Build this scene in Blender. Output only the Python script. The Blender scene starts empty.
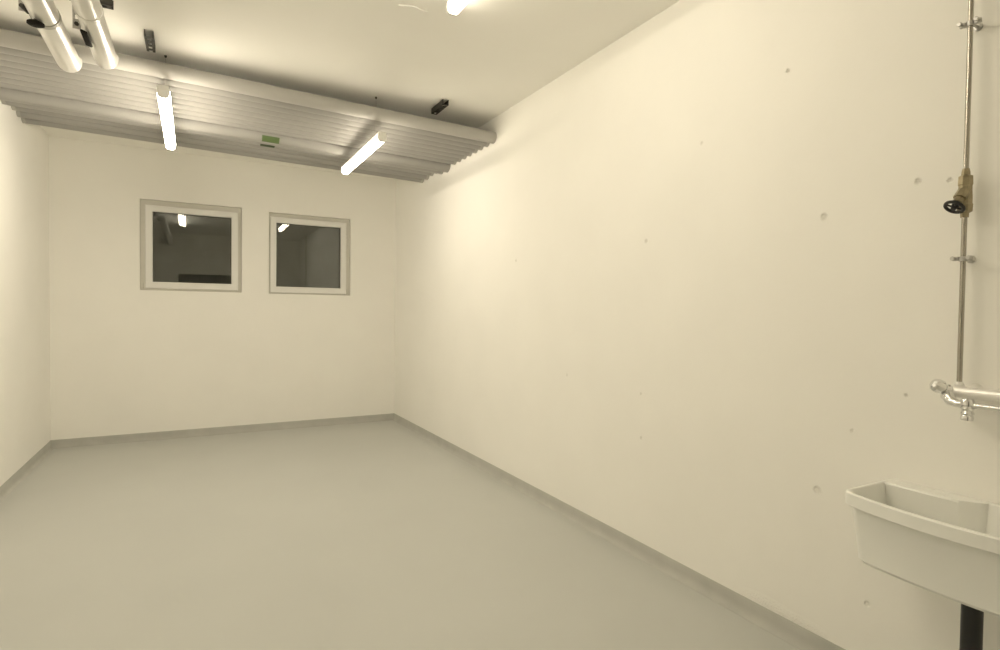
import bpy, bmesh, math, random
from mathutils import Vector, Matrix, Quaternion

random.seed(7)
PI = math.pi
scene = bpy.context.scene
COL = scene.collection

# ---------------------------------------------------------------- camera, world, exposure
CAM_H = 1.1886
cam_data = bpy.data.cameras.new('camera')
cam_data.sensor_fit = 'HORIZONTAL'
cam_data.sensor_width = 36.0
cam_data.lens = 560.98 / 1000.0 * 36.0
cam_data.clip_start = 0.02
cam = bpy.data.objects.new('camera', cam_data)
COL.objects.link(cam)
yaw, pitch, roll = 0.5, 0.02316, 0.0122
F = Vector((math.sin(yaw) * math.cos(pitch), math.cos(yaw) * math.cos(pitch), -math.sin(pitch)))
R0 = Vector((math.cos(yaw), -math.sin(yaw), 0))
U0 = R0.cross(F)
CR = R0 * math.cos(roll) + U0 * math.sin(roll)
CU = -R0 * math.sin(roll) + U0 * math.cos(roll)
cam.matrix_world = Matrix(((CR.x, CU.x, -F.x, 0), (CR.y, CU.y, -F.y, 0), (CR.z, CU.z, -F.z, CAM_H), (0, 0, 0, 1)))
scene.camera = cam

world = bpy.data.worlds.new('night')
world.use_nodes = True
world.node_tree.nodes['Background'].inputs[0].default_value = (0.55, 0.6, 0.7, 1)
world.node_tree.nodes['Background'].inputs[1].default_value = 0.01
scene.world = world

scene.view_settings.view_transform = 'Standard'
scene.view_settings.look = 'None'
scene.view_settings.gamma = 1.0
scene.view_settings.use_curve_mapping = False
scene.view_settings.exposure = 0.0
try:
    scene.cycles.use_denoising = True
    scene.cycles.max_bounces = 16
    scene.cycles.diffuse_bounces = 12
    scene.cycles.sample_clamp_indirect = 6.0
except Exception:
    pass

LAMP_HANGING_LEFT, LAMP_HANGING_RIGHT, LAMP_RIGHT, LAMP_LEFT = 61.0, 28.5, 15.8, 46.0
LAMP_COLOUR = (1.0, 0.89, 0.70)

# ---------------------------------------------------------------- room dimensions (metres)
D, R, L, H, REAR = 5.897, 1.920, -1.051, 2.600, -0.30
SKIRT = 0.070
BELOW = 0.0

# ---------------------------------------------------------------- materials
def mat(name, base, rough=0.5, metal=0.0, spec=0.5, noise=0.0, nscale=20.0, bump=0.0, bscale=60.0):
    m = bpy.data.materials.new(name)
    m.use_nodes = True
    nt = m.node_tree
    b = nt.nodes['Principled BSDF']
    b.inputs['Base Color'].default_value = (*base, 1)
    b.inputs['Roughness'].default_value = rough
    b.inputs['Metallic'].default_value = metal
    b.inputs['Specular IOR Level'].default_value = spec
    tc = nt.nodes.new('ShaderNodeTexCoord')
    if noise:
        n = nt.nodes.new('ShaderNodeTexNoise')
        n.inputs['Scale'].default_value = nscale
        n.inputs['Detail'].default_value = 4
        nt.links.new(tc.outputs['Object'], n.inputs['Vector'])
        r = nt.nodes.new('ShaderNodeMapRange')
        r.inputs['From Min'].default_value = 0.3
        r.inputs['From Max'].default_value = 0.7
        r.inputs['To Min'].default_value = 1 - noise
        r.inputs['To Max'].default_value = 1 + noise
        nt.links.new(n.outputs['Fac'], r.inputs['Value'])
        mx = nt.nodes.new('ShaderNodeVectorMath')
        mx.operation = 'SCALE'
        mx.inputs[0].default_value = base
        nt.links.new(r.outputs['Result'], mx.inputs['Scale'])
        nt.links.new(mx.outputs[0], b.inputs['Base Color'])
    if bump:
        n2 = nt.nodes.new('ShaderNodeTexNoise')
        n2.inputs['Scale'].default_value = bscale
        n2.inputs['Detail'].default_value = 5
        nt.links.new(tc.outputs['Object'], n2.inputs['Vector'])
        bp = nt.nodes.new('ShaderNodeBump')
        bp.inputs['Strength'].default_value = bump
        bp.inputs['Distance'].default_value = 0.002
        nt.links.new(n2.outputs['Fac'], bp.inputs['Height'])
        nt.links.new(bp.outputs['Normal'], b.inputs['Normal'])
    return m

WALL_COL = (0.88, 0.87, 0.835)
M = {
    'wall': mat('white_wall_paint', WALL_COL, 0.75, spec=0.25, noise=0.012, nscale=3.0, bump=0.25, bscale=45),
    'ceiling': mat('white_ceiling_paint', (0.89, 0.88, 0.845), 0.8, spec=0.2, noise=0.015, nscale=2.0, bump=0.2, bscale=30),
    'floor': mat('grey_floor_coating', (0.505, 0.512, 0.485), 0.42, spec=0.35, noise=0.02, nscale=1.6, bump=0.06, bscale=25),
    'skirt': mat('grey_skirting_coating', (0.46, 0.46, 0.43), 0.5, spec=0.3, noise=0.06, nscale=9.0),
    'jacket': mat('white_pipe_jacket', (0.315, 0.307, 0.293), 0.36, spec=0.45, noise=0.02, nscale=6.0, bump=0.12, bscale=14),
    'jacket_front': mat('white_pipe_jacket_highlight', (0.43, 0.42, 0.40), 0.33, spec=0.5, noise=0.02, nscale=6.0, bump=0.12, bscale=14),  # lighter copy of the jacket, paints the highlight along the front pipe
    'foil': mat('silver_white_foil_jacket', (0.72, 0.71, 0.68), 0.29, metal=0.35, spec=0.6, bump=0.35, bscale=30),
    'collar': mat('grey_end_collar', (0.42, 0.41, 0.385), 0.5),
    'zinc': mat('galvanised_steel', (0.50, 0.49, 0.47), 0.38, metal=0.75, noise=0.15, nscale=60),
    'darkzinc': mat('dark_steel_and_rail_shade', (0.055, 0.052, 0.045), 0.6, metal=0.3),  # dark fittings; on the rails the shade on galvanised steel is painted in
    'chrome': mat('chrome', (0.80, 0.80, 0.80), 0.10, metal=1.0),
    'satin': mat('satin_chrome', (0.84, 0.83, 0.81), 0.40, metal=0.55),
    'steelpipe': mat('stainless_pipe', (0.40, 0.375, 0.33), 0.25, metal=1.0),
    'brass': mat('dull_brass', (0.33, 0.285, 0.19), 0.36, metal=0.9, noise=0.1, nscale=70),
    'black': mat('black_plastic', (0.013, 0.013, 0.013), 0.42),
    'rubber': mat('black_rubber', (0.014, 0.012, 0.009), 0.8, spec=0.15),
    'pvc': mat('white_window_plastic', (0.78, 0.775, 0.755), 0.35, spec=0.4),
    'pvcgrey': mat('grey_frame_plastic', (0.60, 0.585, 0.54), 0.45),
    'gasket': mat('dark_gasket', (0.05, 0.045, 0.04), 0.6),
    'sink': mat('white_sink_plastic', (0.83, 0.835, 0.81), 0.30, spec=0.5),
    'lampbody': mat('white_lamp_housing', (0.80, 0.79, 0.76), 0.4),
    'green': mat('green_label', (0.085, 0.13, 0.045), 0.5),
    'darkgreen': mat('dark_green_label', (0.035, 0.06, 0.02), 0.5),
    'concrete': mat('raw_concrete', (0.22, 0.21, 0.20), 0.85, noise=0.1, nscale=8, bump=0.4),
    'door': mat('dark_grey_door_paint', (0.17, 0.165, 0.15), 0.45),
    'fleck': mat('plaster_hole_shadow', (0.35, 0.33, 0.28), 0.9),
}

def emission_mat(name, colour, strength):
    m = bpy.data.materials.new(name)
    m.use_nodes = True
    nt = m.node_tree
    nt.nodes.clear()
    o = nt.nodes.new('ShaderNodeOutputMaterial')
    e = nt.nodes.new('ShaderNodeEmission')
    e.inputs[0].default_value = (*colour, 1)
    e.inputs[1].default_value = strength
    nt.links.new(e.outputs[0], o.inputs[0])
    return m
M['diffuser'] = emission_mat('lit_opal_diffuser', LAMP_COLOUR, LAMP_HANGING_LEFT)
M['diffuser_near_wall'] = emission_mat('lit_opal_diffuser_near_wall', LAMP_COLOUR, LAMP_HANGING_RIGHT)
M['diffuser_right'] = emission_mat('lit_opal_diffuser_right', LAMP_COLOUR, LAMP_RIGHT)
M['diffuser_left'] = emission_mat('lit_opal_diffuser_left', LAMP_COLOUR, LAMP_LEFT)

def glass_mat():
    m = bpy.data.materials.new('window_glass')
    m.use_nodes = True
    b = m.node_tree.nodes['Principled BSDF']
    b.inputs['Base Color'].default_value = (0.93, 0.95, 0.93, 1)
    b.inputs['Roughness'].default_value = 0.0
    b.inputs['IOR'].default_value = 1.52
    b.inputs['Transmission Weight'].default_value = 1.0
    return m
M['glass'] = glass_mat()

def wall_with_dents(name, dents, scuffs):
    """White paint on plaster with small dents, filled holes and a rough patch above the skirting."""
    m = mat(name, WALL_COL, 0.75, spec=0.25, noise=0.012, nscale=3.0)
    nt = m.node_tree
    b = nt.nodes['Principled BSDF']
    base_link = b.inputs['Base Color'].links[0].from_socket
    tc = [n for n in nt.nodes if n.type == 'TEX_COORD'][0]
    nz = nt.nodes.new('ShaderNodeTexNoise')
    nz.inputs['Scale'].default_value = 45
    nz.inputs['Detail'].default_value = 5
    nt.links.new(tc.outputs['Object'], nz.inputs['Vector'])
    # jagged outlines for the dents
    nz2 = nt.nodes.new('ShaderNodeTexNoise')
    nz2.inputs['Scale'].default_value = 140
    nt.links.new(tc.outputs['Object'], nz2.inputs['Vector'])
    sc = nt.nodes.new('ShaderNodeVectorMath'); sc.operation = 'MULTIPLY_ADD'
    nt.links.new(nz2.outputs['Color'], sc.inputs[0])
    sc.inputs[1].default_value = (0.008, 0.008, 0.008)
    nt.links.new(tc.outputs['Object'], sc.inputs[2])
    off = nt.nodes.new('ShaderNodeVectorMath'); off.operation = 'SUBTRACT'
    nt.links.new(sc.outputs[0], off.inputs[0])
    off.inputs[1].default_value = (0.004, 0.004, 0.004)
    def math_node(op, a, b_):
        n = nt.nodes.new('ShaderNodeMath'); n.operation = op
        for i, v in enumerate((a, b_)):
            if isinstance(v, (int, float)): n.inputs[i].default_value = v
            else: nt.links.new(v, n.inputs[i])
        return n.outputs[0]
    height = math_node('MULTIPLY', nz.outputs['Fac'], 0.0005)
    dark = None
    for (p, r, depth, tone) in dents:
        ds = nt.nodes.new('ShaderNodeVectorMath'); ds.operation = 'DISTANCE'
        nt.links.new(off.outputs[0], ds.inputs[0])
        ds.inputs[1].default_value = p
        mr = nt.nodes.new('ShaderNodeMapRange')
        mr.interpolation_type = 'SMOOTHSTEP'
        mr.inputs['From Min'].default_value = r * 0.35
        mr.inputs['From Max'].default_value = r
        mr.inputs['To Min'].default_value = 1
        mr.inputs['To Max'].default_value = 0
        nt.links.new(ds.outputs['Value'], mr.inputs['Value'])
        height = math_node('SUBTRACT', height, math_node('MULTIPLY', mr.outputs['Result'], depth))
        t = math_node('MULTIPLY', mr.outputs['Result'], tone * 0.65)
        dark = t if dark is None else math_node('MAXIMUM', dark, t)
    bp = nt.nodes.new('ShaderNodeBump')
    bp.inputs['Strength'].default_value = 0.8
    bp.inputs['Distance'].default_value = 1.0
    # rough plaster runs just above the skirting
    for (p, r, amp) in scuffs:
        ds = nt.nodes.new('ShaderNodeVectorMath'); ds.operation = 'DISTANCE'
        mp = nt.nodes.new('ShaderNodeVectorMath'); mp.operation = 'MULTIPLY'
        nt.links.new(tc.outputs['Object'], mp.inputs[0])
        mp.inputs[1].default_value = (1, 0.25, 1)
        nt.links.new(mp.outputs[0], ds.inputs[0])
        ds.inputs[1].default_value = (p[0], p[1] * 0.25, p[2])
        mr = nt.nodes.new('ShaderNodeMapRange')
        mr.inputs['From Min'].default_value = 0
        mr.inputs['From Max'].default_value = r
        mr.inputs['To Min'].default_value = 1
        mr.inputs['To Max'].default_value = 0
        nt.links.new(ds.outputs['Value'], mr.inputs['Value'])
        height = math_node('ADD', height, math_node('MULTIPLY', math_node('MULTIPLY', mr.outputs['Result'], nz2.outputs['Fac']), amp))
    nt.links.new(height, bp.inputs['Height'])
    nt.links.new(bp.outputs['Normal'], b.inputs['Normal'])
    mixn = nt.nodes.new('ShaderNodeMix'); mixn.data_type = 'RGBA'
    nt.links.new(dark, mixn.inputs['Factor'])
    nt.links.new(base_link, mixn.inputs['A'])
    mixn.inputs['B'].default_value = (0.26, 0.23, 0.17, 1)
    nt.links.new(mixn.outputs['Result'], b.inputs['Base Color'])
    return m

DENTS = [  # position on the right wall, radius, depth, how strongly the shade inside the dent is painted in
    ((R, 1.328, 2.088), 0.011, 0.004, 0.75), ((R, 1.722, 1.926), 0.010, 0.003, 0.25),
    ((R, 2.052, 1.540), 0.014, 0.004, 0.35), ((R, 3.299, 1.536), 0.014, 0.004, 0.35),
    ((R, 1.179, 1.532), 0.016, 0.005, 0.40), ((R, 0.893, 1.599), 0.012, 0.005, 0.45),
    ((R, 0.811, 1.586), 0.010, 0.005, 0.45), ((R, 2.688, 0.824), 0.012, 0.003, 0.25),
    ((R, 2.068, 0.796), 0.010, 0.003, 0.25), ((R, 2.062, 0.581), 0.011, 0.003, 0.28),
    ((R, 1.066, 0.808), 0.009, 0.003, 0.30), ((R, 0.908, 0.949), 0.008, 0.004, 0.55),
    ((R, 1.179, 0.578), 0.017, 0.006, 0.28), ((R, 1.004, 0.255), 0.012, 0.003, 0.15),
]
M['wall_right'] = wall_with_dents('white_wall_paint_dented', DENTS,
                                  [((R, 1.36, 0.085), 0.035, 0.010), ((R, 1.22, 0.085), 0.025, 0.008)])

# ---------------------------------------------------------------- mesh helpers
class MB:
    """Collects shapes; build() links them as one mesh object."""
    def __init__(self):
        self.bm = bmesh.new()
    def box(self, c, s, rot=None, bevel=0.0, seg=2):
        g = bmesh.ops.create_cube(self.bm, size=1.0)
        vs = g['verts']
        bmesh.ops.scale(self.bm, vec=Vector(s), verts=vs)
        if bevel:
            es = list({e for v in vs for e in v.link_edges})
            r = bmesh.ops.bevel(self.bm, geom=es, offset=bevel, segments=seg, affect='EDGES', profile=0.5)
            vs = list({v for f in r['faces'] for v in f.verts} | {v for v in vs if v.is_valid})
        if rot is not None:
            bmesh.ops.rotate(self.bm, cent=(0, 0, 0), matrix=rot, verts=vs)
        bmesh.ops.translate(self.bm, vec=Vector(c), verts=vs)
        return vs
    def span(self, a, b, bevel=0.0, seg=2):
        a, b = Vector(a), Vector(b)
        return self.box((a + b) / 2, [abs(x) for x in (b - a)], None, bevel, seg)
    def ring_loft(self, rings, cap0=True, cap1=True, close=True):
        vr = [[self.bm.verts.new(Vector(p)) for p in r] for r in rings]
        n = len(vr[0])
        for a, b in zip(vr, vr[1:]):
            for i in range(n if close else n - 1):
                j = (i + 1) % n
                self.bm.faces.new((a[i], a[j], b[j], b[i]))
        if cap0: self.bm.faces.new(list(reversed(vr[0])))
        if cap1: self.bm.faces.new(vr[-1])
    def tube(self, pts, radii, n=24, caps=True):
        """A round bar along a polyline, one radius for each point (or one for all)."""
        pts = [Vector(p) for p in pts]
        if isinstance(radii, (int, float)): radii = [radii] * len(pts)
        t0 = (pts[1] - pts[0]).normalized()
        ref = Vector((0, 0, 1)) if abs(t0.z) < 0.9 else Vector((1, 0, 0))
        u = t0.cross(ref).normalized()
        rings, prev = [], t0
        for i, p in enumerate(pts):
            if i == 0: t = (pts[1] - pts[0])
            elif i == len(pts) - 1: t = (pts[i] - pts[i - 1])
            else:
                a, b = (pts[i] - pts[i - 1]), (pts[i + 1] - pts[i])
                t = (a.normalized() if a.length > 1e-9 else b.normalized()) + (b.normalized() if b.length > 1e-9 else a.normalized())
            if t.length < 1e-9: t = prev
            t = t.normalized()
            q = prev.rotation_difference(t)
            u = (q @ u)
            u = (u - t * u.dot(t)).normalized()
            w = t.cross(u)
            prev = t
            rings.append([p + (u * math.cos(2 * PI * k / n) + w * math.sin(2 * PI * k / n)) * radii[i] for k in range(n)])
        self.ring_loft(rings, caps, caps)
    def lathe(self, base, axis, profile, n=28):
        """profile = (distance along axis, radius)"""
        axis = Vector(axis).normalized()
        base = Vector(base)
        ref = Vector((0, 0, 1)) if abs(axis.z) < 0.9 else Vector((1, 0, 0))
        u = axis.cross(ref).normalized(); w = axis.cross(u)
        rings = [[base + axis * d + (u * math.cos(2 * PI * k / n) + w * math.sin(2 * PI * k / n)) * r for k in range(n)] for d, r in profile]
        self.ring_loft(rings)
    def torus(self, c, axis, R_, r_, n=36, m=12, squash=1.0):
        axis = Vector(axis).normalized()
        c = Vector(c)
        ref = Vector((0, 0, 1)) if abs(axis.z) < 0.9 else Vector((1, 0, 0))
        u = axis.cross(ref).normalized(); w = axis.cross(u)
        vs = []
        for i in range(n):
            a = 2 * PI * i / n
            d = u * math.cos(a) + w * math.sin(a)
            vs.append([self.bm.verts.new(c + d * (R_ + r_ * math.cos(2 * PI * j / m)) + axis * (r_ * squash * math.sin(2 * PI * j / m))) for j in range(m)])
        for i in range(n):
            for j in range(m):
                a, b = vs[i], vs[(i + 1) % n]
                self.bm.faces.new((a[j], b[j], b[(j + 1) % m], a[(j + 1) % m]))
    def build(self, name, material, parent=None, smooth=True, angle=35):
        bmesh.ops.recalc_face_normals(self.bm, faces=self.bm.faces)
        if smooth:
            lim = math.radians(angle)
            for f in self.bm.faces: f.smooth = True
            for e in self.bm.edges:
                e.smooth = not (len(e.link_faces) == 2 and e.calc_face_angle(0) > lim)
        me = bpy.data.meshes.new(name)
        self.bm.to_mesh(me)
        self.bm.free()
        me.materials.append(material)
        o = bpy.data.objects.new(name, me)
        COL.objects.link(o)
        if parent is not None:
            o.parent = parent
            o.matrix_parent_inverse = Matrix.Translation(parent.location).inverted()
        return o

def tag(o, label, cat, group=None):
    o['label'] = label
    o['category'] = cat
    if group: o['group'] = group
    return o

def thing(name, label, cat, loc, group=None):
    o = bpy.data.objects.new(name, None)
    o.empty_display_size = 0.05
    o.location = loc
    COL.objects.link(o)
    return tag(o, label, cat, group)

def struct(o, label=None):
    o['kind'] = 'structure'
    if label: o['label'] = label
    return o

def rounded_rect(x0, x1, y0, y1, r, z, seg=6):
    pts = []
    for cx, cy, a0 in ((x1 - r, y1 - r, 0), (x0 + r, y1 - r, PI / 2), (x0 + r, y0 + r, PI), (x1 - r, y0 + r, 3 * PI / 2)):
        for k in range(seg + 1):
            a = a0 + PI / 2 * k / seg
            pts.append(Vector((cx + r * math.cos(a), cy + r * math.sin(a), z)))
    out = []                                      # a few points along the straight sides too
    for i, p in enumerate(pts):
        q = pts[(i + 1) % len(pts)]
        out.append(p)
        if i % (seg + 1) == seg:
            out += [p.lerp(q, t / 12) for t in range(1, 12)]
    return out

# ---------------------------------------------------------------- room shell
T = 0.20
WIN = [(-0.419, 0.404, 1.345, 2.153), (0.645, 1.437, 1.342, 2.135)]   # x0, x1, z0, z1 of the two openings

b = MB(); b.span((L - T, REAR - T, -0.15), (R + T, D + T, 0)); struct(b.build('floor', M['floor'], smooth=False))
b = MB(); b.span((L - T, REAR - T, H), (R + T, D + T, H + 0.2)); struct(b.build('ceiling', M['ceiling'], smooth=False))
b = MB(); b.span((R, REAR - T, 0), (R + T, D + T, H)); struct(b.build('wall_right', M['wall_right'], smooth=False))
b = MB(); b.span((L - T, REAR - T, 0), (L, D + T, H)); struct(b.build('wall_left', M['wall'], smooth=False))

# end wall with two openings, one closed mesh
def end_wall():
    xs = sorted({L, R, *[v for w in WIN for v in w[:2]]})
    bm = bmesh.new()
    th = 0.30
    segs = []
    prev = L
    for (x0, x1, z0, z1) in WIN:
        segs.append((prev, x0, 0, H)); segs.append((x0, x1, 0, z0)); segs.append((x0, x1, z1, H)); prev = x1
    segs.append((prev, R, 0, H))
    m = MB()
    for (x0, x1, z0, z1) in segs:
        m.span((x0, D, z0), (x1, D + th, z1))
    bm.free()
    bmesh.ops.remove_doubles(m.bm, verts=m.bm.verts, dist=1e-5)
    return m
struct(end_wall().build('wall_back', M['wall'], smooth=False))

# rear wall behind the camera with a doorway
DX0, DX1, DZ = -0.25, 0.80, 1.84
m = MB()
m.span((L, REAR - T, 0), (DX0, REAR, H)); m.span((DX1, REAR - T, 0), (R, REAR, H)); m.span((DX0, REAR - T, DZ), (DX1, REAR, H))
struct(m.build('wall_rear', M['wall'], smooth=False))
m = MB(); m.span((DX0, REAR - 0.12, 0), (DX1, REAR - 0.06, DZ))
door = struct(m.build('door_1', M['door'], smooth=False))
m = MB(); m.tube([(DX1 - 0.08, REAR - 0.06, 1.02), (DX1 - 0.08, REAR - 0.015, 1.02), (DX1 - 0.20, REAR - 0.012, 1.02)], 0.009, 12)
m.build('door_handle', M['zinc'], door)

# coated skirting bands
def skirt(name, a, b_, out):
    """Coved band of floor coating run up the wall from a to b_; out points into the room."""
    a, b_, out = Vector(a), Vector(b_), Vector(out)
    prof = [(0, 0), (0, SKIRT), (0.0025, SKIRT), (0.0035, SKIRT - 0.002), (0.0040, 0.036), (0.006, 0.024), (0.009, 0.014), (0.014, 0.007), (0.020, 0.003), (0.027, 0.0006), (0.027, 0)]
    m = MB()
    m.ring_loft([[p + out * d + Vector((0, 0, z)) for d, z in prof] for p in (a, b_)])
    struct(m.build(name, M['skirt'], angle=40))
skirt('baseboard_right', (R, REAR, 0), (R, D, 0), (-1, 0, 0))
skirt('baseboard_left', (L, REAR, 0), (L, D, 0), (1, 0, 0))
skirt('baseboard_back', (L, D, 0), (R, D, 0), (0, -1, 0))

# light well outside the windows
m = MB()
m.span((L - 0.1, D + 0.95, 0.6), (R + 0.1, D + 1.05, 3.2))
struct(m.build('trim_1', M['concrete'], smooth=False), 'raw concrete wall of the dark light well outside the windows')

# ---------------------------------------------------------------- windows
def ring_frame(m, x0, x1, z0, z1, w, y0, y1, bev=0.004, wt=None, wb=None):
    wt = w if wt is None else wt
    wb = w if wb is None else wb
    r_out = lambda y, k: [Vector((x0 + k, y, z0 + k)), Vector((x1 - k, y, z0 + k)), Vector((x1 - k, y, z1 - k)), Vector((x0 + k, y, z1 - k))]
    r_in = lambda y, k: [Vector((x0 + w - k, y, z0 + wb - k)), Vector((x1 - w + k, y, z0 + wb - k)), Vector((x1 - w + k, y, z1 - wt + k)), Vector((x0 + w - k, y, z1 - wt + k))]
    rings = [r_out(y1, 0), r_out(y0 + bev, 0), r_out(y0, bev), r_in(y0, bev), r_in(y0 + bev, 0), r_in(y1, 0)]
    m.ring_loft(rings + [rings[0]], False, False)
    bmesh.ops.remove_doubles(m.bm, verts=m.bm.verts, dist=1e-6)

def window(i, x0, x1, z0, z1, g, hinge_left):
    """g = visible glass x0, x1, z0, z1"""
    root = bpy.data.objects.new('window_%d' % i, None)
    root.location = ((x0 + x1) / 2, D + 0.05, z0)
    COL.objects.link(root)
    struct(root)
    e = 0.001
    m = MB(); ring_frame(m, x0 + e, x1 - e, z0 + e, z1 - e, 0.052, D + 0.028, D + 0.10)
    m.build('window_frame', M['pvcgrey'], root, smooth=False)
    sx0, sx1, sz0, sz1 = g[0] - 0.058, g[1] + 0.058, g[2] - 0.062, g[3] + 0.056
    m = MB(); ring_frame(m, sx0, sx1, sz0, sz1, 0.058, D + 0.012, D + 0.075, 0.006, 0.056, 0.062)
    sash = m.build('window_sash', M['pvc'], root, smooth=False)
    m = MB(); ring_frame(m, g[0] - 0.001, g[1] + 0.001, g[2] - 0.001, g[3] + 0.001, 0.004, D + 0.046, D + 0.056, 0.001)
    m.build('gasket', M['gasket'], sash, smooth=False)
    for y in (D + 0.052, D + 0.072):
        m = MB(); m.span((g[0] - 0.006, y, g[2] - 0.006), (g[1] + 0.006, y + 0.004, g[3] + 0.006))
        m.build('glass_pane', M['glass'], sash, smooth=False)
    hx = sx0 - 0.006 if hinge_left else sx1 + 0.006
    m = MB(); m.tube([(hx, D + 0.018, sz0 - 0.004), (hx, D + 0.018, sz0 + 0.045)], 0.007, 12)
    m.build('hinge_cap', M['pvcgrey'], root)
window(1, *WIN[0], (-0.322, 0.316, 1.423, 2.050), True)
window(2, *WIN[1], (0.715, 1.339, 1.414, 2.040), False)

# ---------------------------------------------------------------- pipe bundle under the ceiling
SLOPE = 0.060 / (R - L)                      # the pipes fall towards the right-hand wall
def zfall(x): return (R - x) * SLOPE
ORD = ['', 'second', 'third', 'fourth', 'fifth', 'sixth', 'seventh', 'eighth']
NARROW, WIDE = 'narrow white jacketed pipes under the ceiling', 'wider white jacketed pipes under the ceiling'
bundle = [(3.640, 2.456, 0.0410, 'frontmost white jacketed pipe of the ceiling bundle, brightly lit along its face', NARROW)]
for i in range(1, 8):
    bundle.append((3.640 + 0.098 * i, 2.456, 0.0410, '%s pipe from the front of the white ceiling pipe bundle%s' % (ORD[i], ', just before the dark seam' if i == 7 else ''), NARROW))
bundle += [
    (4.484, 2.446, 0.062, 'thickest white jacketed pipe of the ceiling bundle, just behind the dark seam', WIDE),
    (4.608, 2.450, 0.055, 'white ceiling pipe directly behind the thickest pipe of the bundle', WIDE),
    (4.722, 2.476, 0.053, 'white ceiling pipe of the bundle, fourth from the windows', WIDE),
    (4.833, 2.476, 0.050, 'white ceiling pipe of the bundle, third from the windows', WIDE),
    (4.955, 2.466, 0.049, 'white ceiling pipe of the bundle, second from the windows', NARROW),
    (5.085, 2.462, 0.049, 'rearmost white ceiling pipe of the bundle, nearest the window wall', NARROW),
]
bundle_objs = []
for (y, z, r, lab, grp) in bundle:
    xl, xr = L + 0.001, R - 0.001
    root = thing('insulated_pipe', lab, 'pipe', (xl, y, z + zfall(xl)), grp)
    m = MB()
    n = 12
    m.tube([(xl + (xr - xl) * k / n, y, z + zfall(xl + (xr - xl) * k / n)) for k in range(n + 1)], r, 32)
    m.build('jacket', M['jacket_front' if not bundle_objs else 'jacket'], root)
    for xe, s in ((xl, 1), (xr, -1)):
        m = MB()
        m.tube([(xe, y, z + zfall(xe)), (xe + s * 0.022, y, z + zfall(xe + s * 0.022))], r + 0.0012, 32)
        m.build('end_collar', M['collar'] if r < 0.06 else M['jacket'], root)
    bundle_objs.append(root)

# labels stuck to the underside of two pipes
def sticker(pipe_i, x0, x1, a0, a1, material, label, off=0.0015):
    y, z, r, _, _ = bundle[pipe_i]
    m = MB()
    n = 10
    outer, inner = [], []
    for x in (x0, x1):
        outer.append([(x, y + (r + off) * math.sin(a0 + (a1 - a0) * k / n), z + zfall(x) - (r + off) * math.cos(a0 + (a1 - a0) * k / n)) for k in range(n + 1)])
        inner.append([(x, y + r * math.sin(a0 + (a1 - a0) * k / n), z + zfall(x) - r * math.cos(a0 + (a1 - a0) * k / n)) for k in range(n + 1)])
    rings = [outer[i] + list(reversed(inner[i])) for i in range(2)]
    m.ring_loft(rings)
    o = m.build('pipe_label', material, bundle_objs[pipe_i])
    o['label'] = label
sticker(8, 0.437, 0.555, -1.15, -0.28, M['green'], 'green pipe label')
sticker(9, 0.440, 0.540, -0.35, 0.12, M['darkgreen'], 'dark green pipe label', 0.006)

# ---------------------------------------------------------------- silver jacketed pipes along the ceiling
def silver_pipe(x, z, r, y_end, lab, lever_across):
    root = thing('silver_pipe', lab, 'pipe', (x, REAR, z), 'silver jacketed pipes along the ceiling')
    pts = [(x, REAR + 0.001, z)]
    for k in range(1, 24):
        pts.append((x, REAR + (y_end - 0.05 - REAR) * k / 23, z))
    for k in range(1, 8):                       # bend up under the bundle
        a = PI / 2 * k / 7
        pts.append((x, y_end - 0.05 + 0.05 * math.sin(a), z + 0.032 * (1 - math.cos(a))))
    m = MB(); m.tube(pts, r, 36)
    m.build('jacket', M['foil'], root)
    return root
SP1X, SP1Z, SP1R = -0.553, 2.425, 0.051
SP2X, SP2Z, SP2R = -0.383, 2.425, 0.049
sp1 = silver_pipe(SP1X, SP1Z, SP1R, 3.60, 'left silver jacketed pipe under the ceiling, with a black knob below it', True)
sp2 = silver_pipe(SP2X, SP2Z, SP2R, 3.46, 'right silver jacketed pipe under the ceiling, with a black lever along it', False)

def band(parent, x, z, r, y, w, material, name='clamp_band', proud=0.003):
    m = MB()
    m.lathe((x, y - w / 2, z), (0, 1, 0), [(0, r - 0.001), (0, r + proud), (w, r + proud), (w, r - 0.001)], 36)
    return m.build(name, material, parent)

# left pipe: clamp band, lever, joint collar
band(sp1, SP1X, SP1Z, SP1R, 3.05, 0.028, M['collar'])
m = MB()
m.lathe((SP1X - 0.022, 3.000, SP1Z - 0.070), (0, 0, 1), [(0, 0.025), (0.003, 0.030), (0.010, 0.030), (0.014, 0.025), (0.018, 0.010)], 28)
lv = m.build('valve_knob', M['rubber'], sp1); lv['label'] = 'black round knob'
m = MB(); m.tube([(SP1X - 0.022, 3.000, SP1Z - 0.056), (SP1X - 0.020, 3.000, SP1Z - 0.036)], 0.008, 12)
m.build('valve_stem', M['darkzinc'], sp1)
m = MB(); m.tube([(SP1X - 0.046, 3.00, SP1Z - 0.022), (SP1X - 0.060, 2.955, SP1Z - 0.018)], 0.0085, 12)
m.build('clamp_bolt', M['darkzinc'], sp1)
# right pipe: lever along the pipe
m = MB()
m.box((SP2X - 0.031, 3.075, SP2Z - 0.054), (0.027, 0.155, 0.010), Matrix.Rotation(math.radians(14), 3, 'Y'), 0.0045, 3)
lv = m.build('valve_lever', M['rubber'], sp2); lv['label'] = 'black valve lever'
band(sp2, SP2X, SP2Z, SP2R, 2.90, 0.022, M['foil'])

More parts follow.
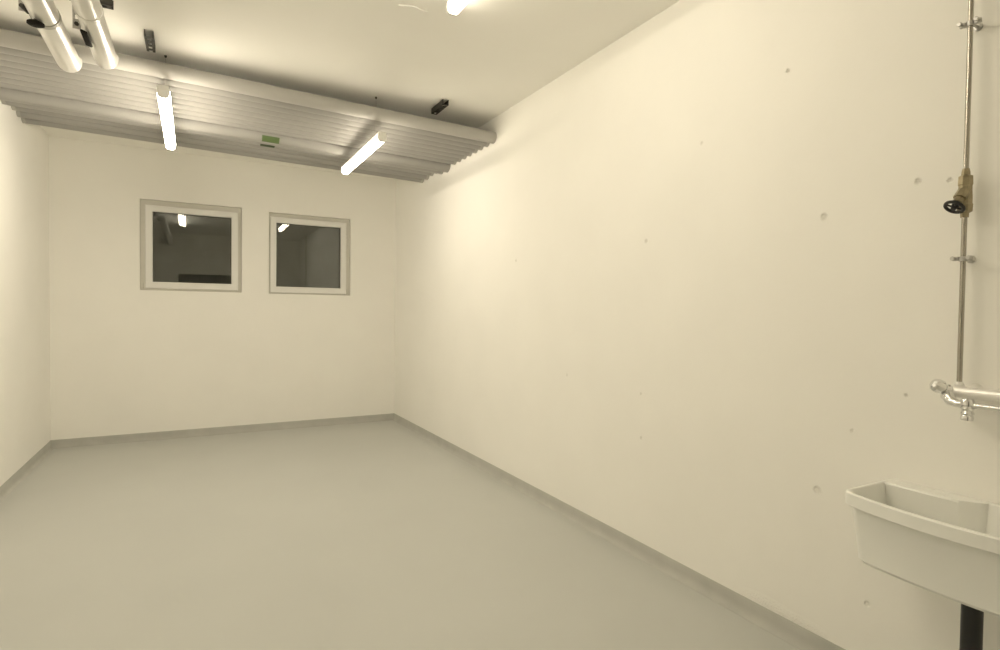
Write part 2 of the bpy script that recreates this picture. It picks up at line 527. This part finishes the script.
# ---------------------------------------------------------------- slotted mounting rails and hangers
def slotted_rail(a, b_, w, h, label, group, pitch=0.05, slot=0.028, material='darkzinc', axis='y'):
    """U channel on the ceiling, slots in its underside; runs from a to b along one axis."""
    a, b_ = Vector(a), Vector(b_)
    d = (b_ - a); n = d.normalized(); side = Vector((-n.y, n.x, 0))
    length = d.length
    root = thing('slotted_rail', label, 'mounting rail', a, group)
    t = 0.0025
    m = MB()
    ang = math.atan2(n.y, n.x)
    rot = Matrix.Rotation(ang, 3, 'Z')
    mid = (a + b_) / 2
    for s in (-1, 1):
        m.box(mid + side * s * (w / 2 - t / 2) + Vector((0, 0, h / 2)), (length, t, h), rot)
        m.box(mid + side * s * (w / 2 - w * 0.15) + Vector((0, 0, t / 2)), (length, w * 0.30, t), rot)
    k = 0.0
    while k < length - 0.005:
        bar = min(pitch - slot, length - k)
        m.box(a + n * (k + bar / 2) + Vector((0, 0, t / 2)), (bar, w * 0.42, t), rot)
        k += pitch
    m.build('channel', M[material], root, smooth=False)
    return root
slotted_rail((-0.200, 3.395, H - 0.036), (-0.200, 3.585, H - 0.036), 0.040, 0.036, 'short dark slotted ceiling rail above the left hanging strip light, in front of the pipes', 'slotted rails in front of the pipe bundle')
slotted_rail((1.475, 3.49, H - 0.036), (1.475, 3.70, H - 0.036), 0.040, 0.036, 'short dark slotted ceiling rail near the right wall, in front of the pipes', 'slotted rails in front of the pipe bundle')

slotted_rail((-0.47, 3.03, H - 0.090), (-0.312, 3.03, H - 0.090), 0.038, 0.040, 'dark slotted bracket crossing over the right silver pipe', None, pitch=0.045)

def strap_hanger(x, y, z0, label):
    """Perforated steel strap dropping from the ceiling beside a pipe."""
    root = thing('strap_hanger', label, 'pipe hanger', (x, y, H), 'strap hangers beside the silver pipes')
    m = MB()
    w, t = 0.030, 0.003
    m.box((x - w * 0.36, y, (H + z0) / 2), (w * 0.28, t, H - z0))
    m.box((x + w * 0.36, y, (H + z0) / 2), (w * 0.28, t, H - z0))
    z = z0
    while z < H:
        hh = min(0.012, H - z)
        m.box((x, y, z + hh / 2), (w * 0.46, t, hh))
        z += 0.030
    m.build('strap', M['zinc'], root, smooth=False)
    m = MB(); m.lathe((x, y - 0.008, z0 + 0.02), (0, 1, 0), [(0, 0.009), (0.006, 0.009), (0.006, 0.006), (0.02, 0.006)], 6)
    m.build('bolt', M['darkzinc'], root, smooth=False)
strap_hanger(-0.632, 3.08, 2.435, 'perforated strap hanger left of the left silver pipe')
strap_hanger(-0.452, 3.10, 2.415, 'perforated strap hanger between the two silver pipes')

# ---------------------------------------------------------------- strip lights
LAMP_W, LAMP_H = 0.058, 0.062
def strip_light(x, y0, y1, z_mid, label, wires=None, group='strip lights', lit='diffuser'):
    root = thing('strip_light', label, 'light', (x, (y0 + y1) / 2, z_mid), group)
    zt, zb = z_mid + LAMP_H / 2, z_mid - LAMP_H / 2
    m = MB()
    m.span((x - LAMP_W / 2 * 0.86, y0, zt - 0.018), (x + LAMP_W / 2 * 0.86, y1, zt), 0.003)
    m.build('housing', M['lampbody'], root)
    # opal diffuser: rounded section
    prof = [(-0.5, 0.0), (-0.5, -0.30), (-0.44, -0.56), (-0.30, -0.70), (0, -0.74), (0.30, -0.70), (0.44, -0.56), (0.5, -0.30), (0.5, 0.0)]
    ring = lambda y, s: [Vector((x + px * LAMP_W * s, y, zt - 0.0185 + pz * (LAMP_H - 0.0185) / 0.74 * s)) for px, pz in prof]
    m = MB()
    m.ring_loft([ring(y0 + 0.022, 1), ring(y1 - 0.022, 1)])
    m.build('diffuser', M[lit], root)
    for ya, yb in ((y0, y0 + 0.0215), (y1 - 0.0215, y1)):
        m = MB(); m.ring_loft([ring(ya, 0.96), ring(ya + 0.004 if ya == y0 else ya, 1.0), ring(yb if ya == y0 else yb - 0.004, 1.0), ring(yb, 0.96)])
        m.build('end_cap', M['lampbody'], root)
    if wires:
        for yw in wires:
            m = MB(); m.tube([(x, yw, zt - 0.002), (x, yw, H)], 0.0008, 6)
            m.build('suspension_wire', M['zinc'], root)
    return root
LW, RW = -0.137, 1.060
strip_light(LW, 3.380, 4.490, 2.300, 'lit strip light hanging below the pipes, left of the green label', (3.689, 4.386))
strip_light(RW, 3.535, 4.560, 2.300, 'lit strip light hanging below the pipes, right of the green label', (3.689, 4.386), lit='diffuser_near_wall')
strip_light(1.035, 1.200, 2.395, H - LAMP_H / 2 - 0.001, 'lit strip light fixed to the ceiling, cut off by the top edge of the photo', lit='diffuser_right')
strip_light(LW, 1.180, 2.370, H - LAMP_H / 2 - 0.001, 'lit ceiling strip light on the left near the rear wall, outside the photo', lit='diffuser_left')

# wire anchors in the ceiling
for (x, y, lab) in ((LW, 3.689, 'small dark anchor plug in the ceiling above the left hanging strip light'),
                    (RW, 3.689, 'small dark anchor plug in the ceiling above the right hanging strip light')):
    m = MB(); m.lathe((x, y, H), (0, 0, -1), [(0, 0.007), (0.005, 0.007), (0.012, 0.004)], 12)
    tag(m.build('ceiling_anchor', M['darkzinc']), lab, 'anchor', 'ceiling anchors')

m = MB(); m.tube([(x, y, H - 0.0045) for x, y in [(0.831, 2.53), (0.861, 2.518), (0.886, 2.506), (0.905, 2.507), (0.933, 2.516), (0.964, 2.518)]], 0.0042, 10)
tag(m.build('cable_stub', M['lampbody']), 'short white cable stub lying against the ceiling, left of the topmost strip light', 'cable')

# ---------------------------------------------------------------- water riser on the right wall
PX, PY = 1.875, 0.755
m_root = thing('riser_pipe', 'thin stainless water pipe running down the right wall to the tap', 'pipe', (PX, PY, 1.0))
m = MB(); m.tube([(PX, PY, H - 0.001), (PX, PY, 1.575)], 0.0064, 20); m.build('upper_tube', M['steelpipe'], m_root)
m = MB(); m.tube([(PX, PY, 1.470), (PX, PY, 1.00)], 0.0064, 20); m.build('lower_tube', M['steelpipe'], m_root)
# stop valve
m = MB()
m.lathe((PX, PY, 1.600), (0, 0, -1), [(0, 0.0085), (0.010, 0.0105), (0.018, 0.0110), (0.021, 0.0170), (0.044, 0.0180), (0.046, 0.0165), (0.060, 0.0165),
                                      (0.078, 0.0175), (0.096, 0.0175), (0.100, 0.0190), (0.118, 0.0180), (0.122, 0.0105), (0.134, 0.0100)], 8)
valve = m.build('valve_body', M['brass'], m_root, smooth=False)
ax = Vector((-0.47, 0.14, -0.66)).normalized()
base = Vector((PX, PY, 1.541))
m = MB(); m.lathe(base, ax, [(0, 0.0165), (0.030, 0.0165), (0.031, 0.012), (0.044, 0.012), (0.045, 0.006), (0.058, 0.006)], 8)
m.build('bonnet', M['brass'], valve, smooth=False)
hc = base + ax * 0.060
m = MB()
m.torus(hc, ax, 0.0215, 0.0045, 32, 10)
m.lathe(hc - ax * 0.012, ax, [(0, 0.010), (0.010, 0.0085), (0.020, 0.006)], 16)
ref = ax.cross(Vector((0, 0, 1))).normalized(); w2 = ax.cross(ref)
for k in range(4):
    a = PI / 4 + k * PI / 2
    d = ref * math.cos(a) + w2 * math.sin(a)
    m.tube([hc + d * 0.004, hc + d * 0.020], 0.0026, 10)
hw = m.build('handwheel', M['black'], valve); hw['label'] = 'black handwheel'

def pipe_clamp(x, y, z, r, label):
    root = thing('pipe_clamp', label, 'pipe clamp', (R, y, z), 'clamps on the water pipe')
    m = MB()
    for s in (-1, 1):
        m.lathe((x, y, z - 0.008 + (s - 1) * 0.0), (0, 0, 1), [(0, r + 0.0005), (0, r + 0.003), (0.013, r + 0.003), (0.013, r + 0.0005)], 24) if s == 1 else None
        m.box((x, y + s * (r + 0.0105), z), (0.010, 0.015, 0.012), None, 0.002, 2)
    m.build('clamp_ring', M['zinc'], root)
    for s in (-1, 1):
        m = MB(); m.tube([(x - 0.016, y + s * (r + 0.012), z), (x + 0.012, y + s * (r + 0.012), z)], 0.0035, 10)
        m.lathe((x - 0.020, y + s * (r + 0.012), z), (1, 0, 0), [(0, 0.0045), (0.002, 0.006), (0.006, 0.006)], 12)
        m.build('clamp_screw', M['zinc'], root)
    m = MB(); m.tube([(x + r + 0.002, y, z), (R - 0.003, y, z)], 0.004, 12); m.lathe((R, y, z), (-1, 0, 0), [(0, 0.011), (0.003, 0.011), (0.004, 0.006)], 20)
    m.build('stand_off', M['zinc'], root)
pipe_clamp(PX, PY, 1.998, 0.0064, 'galvanised pipe clamp high on the water pipe, above the handwheel valve')
pipe_clamp(PX, PY, 1.353, 0.0064, 'galvanised pipe clamp on the water pipe below the handwheel valve')

# ---------------------------------------------------------------- wall tap
TX, TZ = 1.868, 0.982
tap = thing('wall_tap', 'chrome wall tap with a short hose nozzle above the white sink', 'tap', (R, PY, TZ))
m = MB()
m.lathe((TX, 0.772, TZ), (0, -1, 0), [(0, 0.012), (0.004, 0.0165), (0.150, 0.0165), (0.152, 0.0185), (0.170, 0.0185), (0.172, 0.0165), (0.300, 0.0165), (0.304, 0.012)], 28)
m.lathe((PX, PY, TZ + 0.012), (0, 0, 1), [(0, 0.012), (0.008, 0.012), (0.010, 0.0095), (0.016, 0.0075)], 16)
m.build('tap_body', M['satin'], tap)
for yy in (0.735, 0.50):
    m = MB(); m.lathe((R, yy, TZ), (-1, 0, 0), [(0, 0.022), (0.005, 0.020), (0.010, 0.013), (0.04, 0.012)], 28)
    m.build('wall_rosette', M['satin'], tap)
hb = Vector((TX - 0.010, 0.772, TZ + 0.001)); hax = Vector((-0.62, 0.62, 0.42)).normalized()
m = MB()
m.lathe(hb, hax, [(0, 0.0165), (0.012, 0.0170), (0.014, 0.0140), (0.018, 0.0140), (0.020, 0.0195), (0.034, 0.0200), (0.041, 0.0170), (0.046, 0.0100), (0.047, 0.004)], 10)
m.build('tap_handle', M['chrome'], tap, smooth=False)
m = MB()   # lower spout tube with the nozzle
m.tube([(TX - 0.006, 0.776, TZ - 0.002), (TX - 0.020, 0.770, TZ - 0.012), (TX - 0.031, 0.758, TZ - 0.023), (TX - 0.036, 0.742, TZ - 0.028), (TX - 0.036, 0.722, TZ - 0.028), (TX - 0.034, 0.62, TZ - 0.029), (TX - 0.028, 0.50, TZ - 0.032), (TX - 0.02, 0.45, TZ - 0.034)],
       [0.0165, 0.0165, 0.0145, 0.011, 0.0085, 0.0062, 0.0062, 0.0062], 20)
m.build('spout_tube', M['chrome'], tap)
m = MB()
m.lathe((TX - 0.036, 0.717, TZ - 0.012), (0.0, 0.02, -1), [(0, 0.0125), (0.010, 0.0165), (0.016, 0.0165), (0.019, 0.0125), (0.026, 0.0160), (0.032, 0.0125), (0.039, 0.0158), (0.044, 0.0125), (0.050, 0.0150), (0.058, 0.0140), (0.058, 0.009), (0.046, 0.009)], 22)
m.build('hose_nozzle', M['chrome'], tap)

# ---------------------------------------------------------------- utility sink
SY0, SY1 = 0.425, 0.942
SX0, SX1 = 1.655, R - 0.002
SZ = 0.684
sink = thing('utility_sink', 'white wall-hung utility sink with a thick rolled rim under the tap', 'sink', (R, (SY0 + SY1) / 2, SZ))
def sink_rings():
    lip = 0.040
    yc, hy = (SY0 + SY1) / 2, (SY1 - SY0) / 2
    def r(inset, back, z, rad):
        pts = []
        for p in rounded_rect(SX0 + inset, SX1 - back, SY0 + inset, SY1 - inset, rad, z, 8):
            w = max(0.0, min(1.0, (SX1 - p.x) / (SX1 - SX0)))
            bow = 0.045 * (1 - ((p.y - yc) / hy) ** 2) * w ** 3      # the front bulges a little
            pts.append(Vector((p.x - bow, p.y, p.z)))
        return pts
    return [
        r(0.050, 0.012, 0.480, 0.028), r(0.034, 0.006, 0.484, 0.030), r(0.027, 0.002, 0.494, 0.030),
        r(0.013, 0.001, SZ - lip - 0.004, 0.028), r(0.011, 0.0, SZ - lip, 0.028),
        r(0.002, 0.0, SZ - lip + 0.001, 0.026), r(0.0, 0.0, SZ - lip + 0.004, 0.026),
        r(0.0, 0.0, SZ - 0.004, 0.026), r(0.002, 0.002, SZ - 0.001, 0.025), r(0.006, 0.006, SZ, 0.024),
        r(0.010, 0.012, SZ - 0.001, 0.024), r(0.014, 0.016, SZ - 0.007, 0.026),
        r(0.032, 0.026, 0.530, 0.032), r(0.042, 0.036, 0.506, 0.034), r(0.066, 0.056, 0.492, 0.030)]
m = MB(); m.ring_loft(sink_rings())
m.build('basin', M['sink'], sink, angle=32)
m = MB()   # overflow channel inside the back wall
pts = lambda z, k: [Vector((SX1 - 0.008, 0.690, z)), Vector((SX1 - 0.018, 0.692, z)), Vector((SX1 - 0.030, 0.700, z)), Vector((SX1 - 0.064 + k, 0.737 + k, z)), Vector((SX1 - 0.066 + k, 0.742, z)), Vector((SX1 - 0.064 + k, SY1 - 0.012, z)), Vector((SX1 - 0.008, SY1 - 0.012, z))]
m.ring_loft([pts(0.500, 0), pts(SZ - 0.006, 0), pts(SZ - 0.001, 0.004)])
m.build('overflow_channel', M['sink'], sink, angle=30)
m = MB()
cx, cy = 1.800, 0.681
m.tube([(cx, cy, 0.480), (cx, cy, 0.24), (cx + 0.004, cy, 0.215), (cx + 0.02, cy, 0.195), (cx + 0.045, cy, 0.188), (R - 0.001, cy, 0.188)], 0.0235, 24)
dp = m.build('drain_pipe', M['black'], sink); dp['label'] = 'black plastic drain pipe'
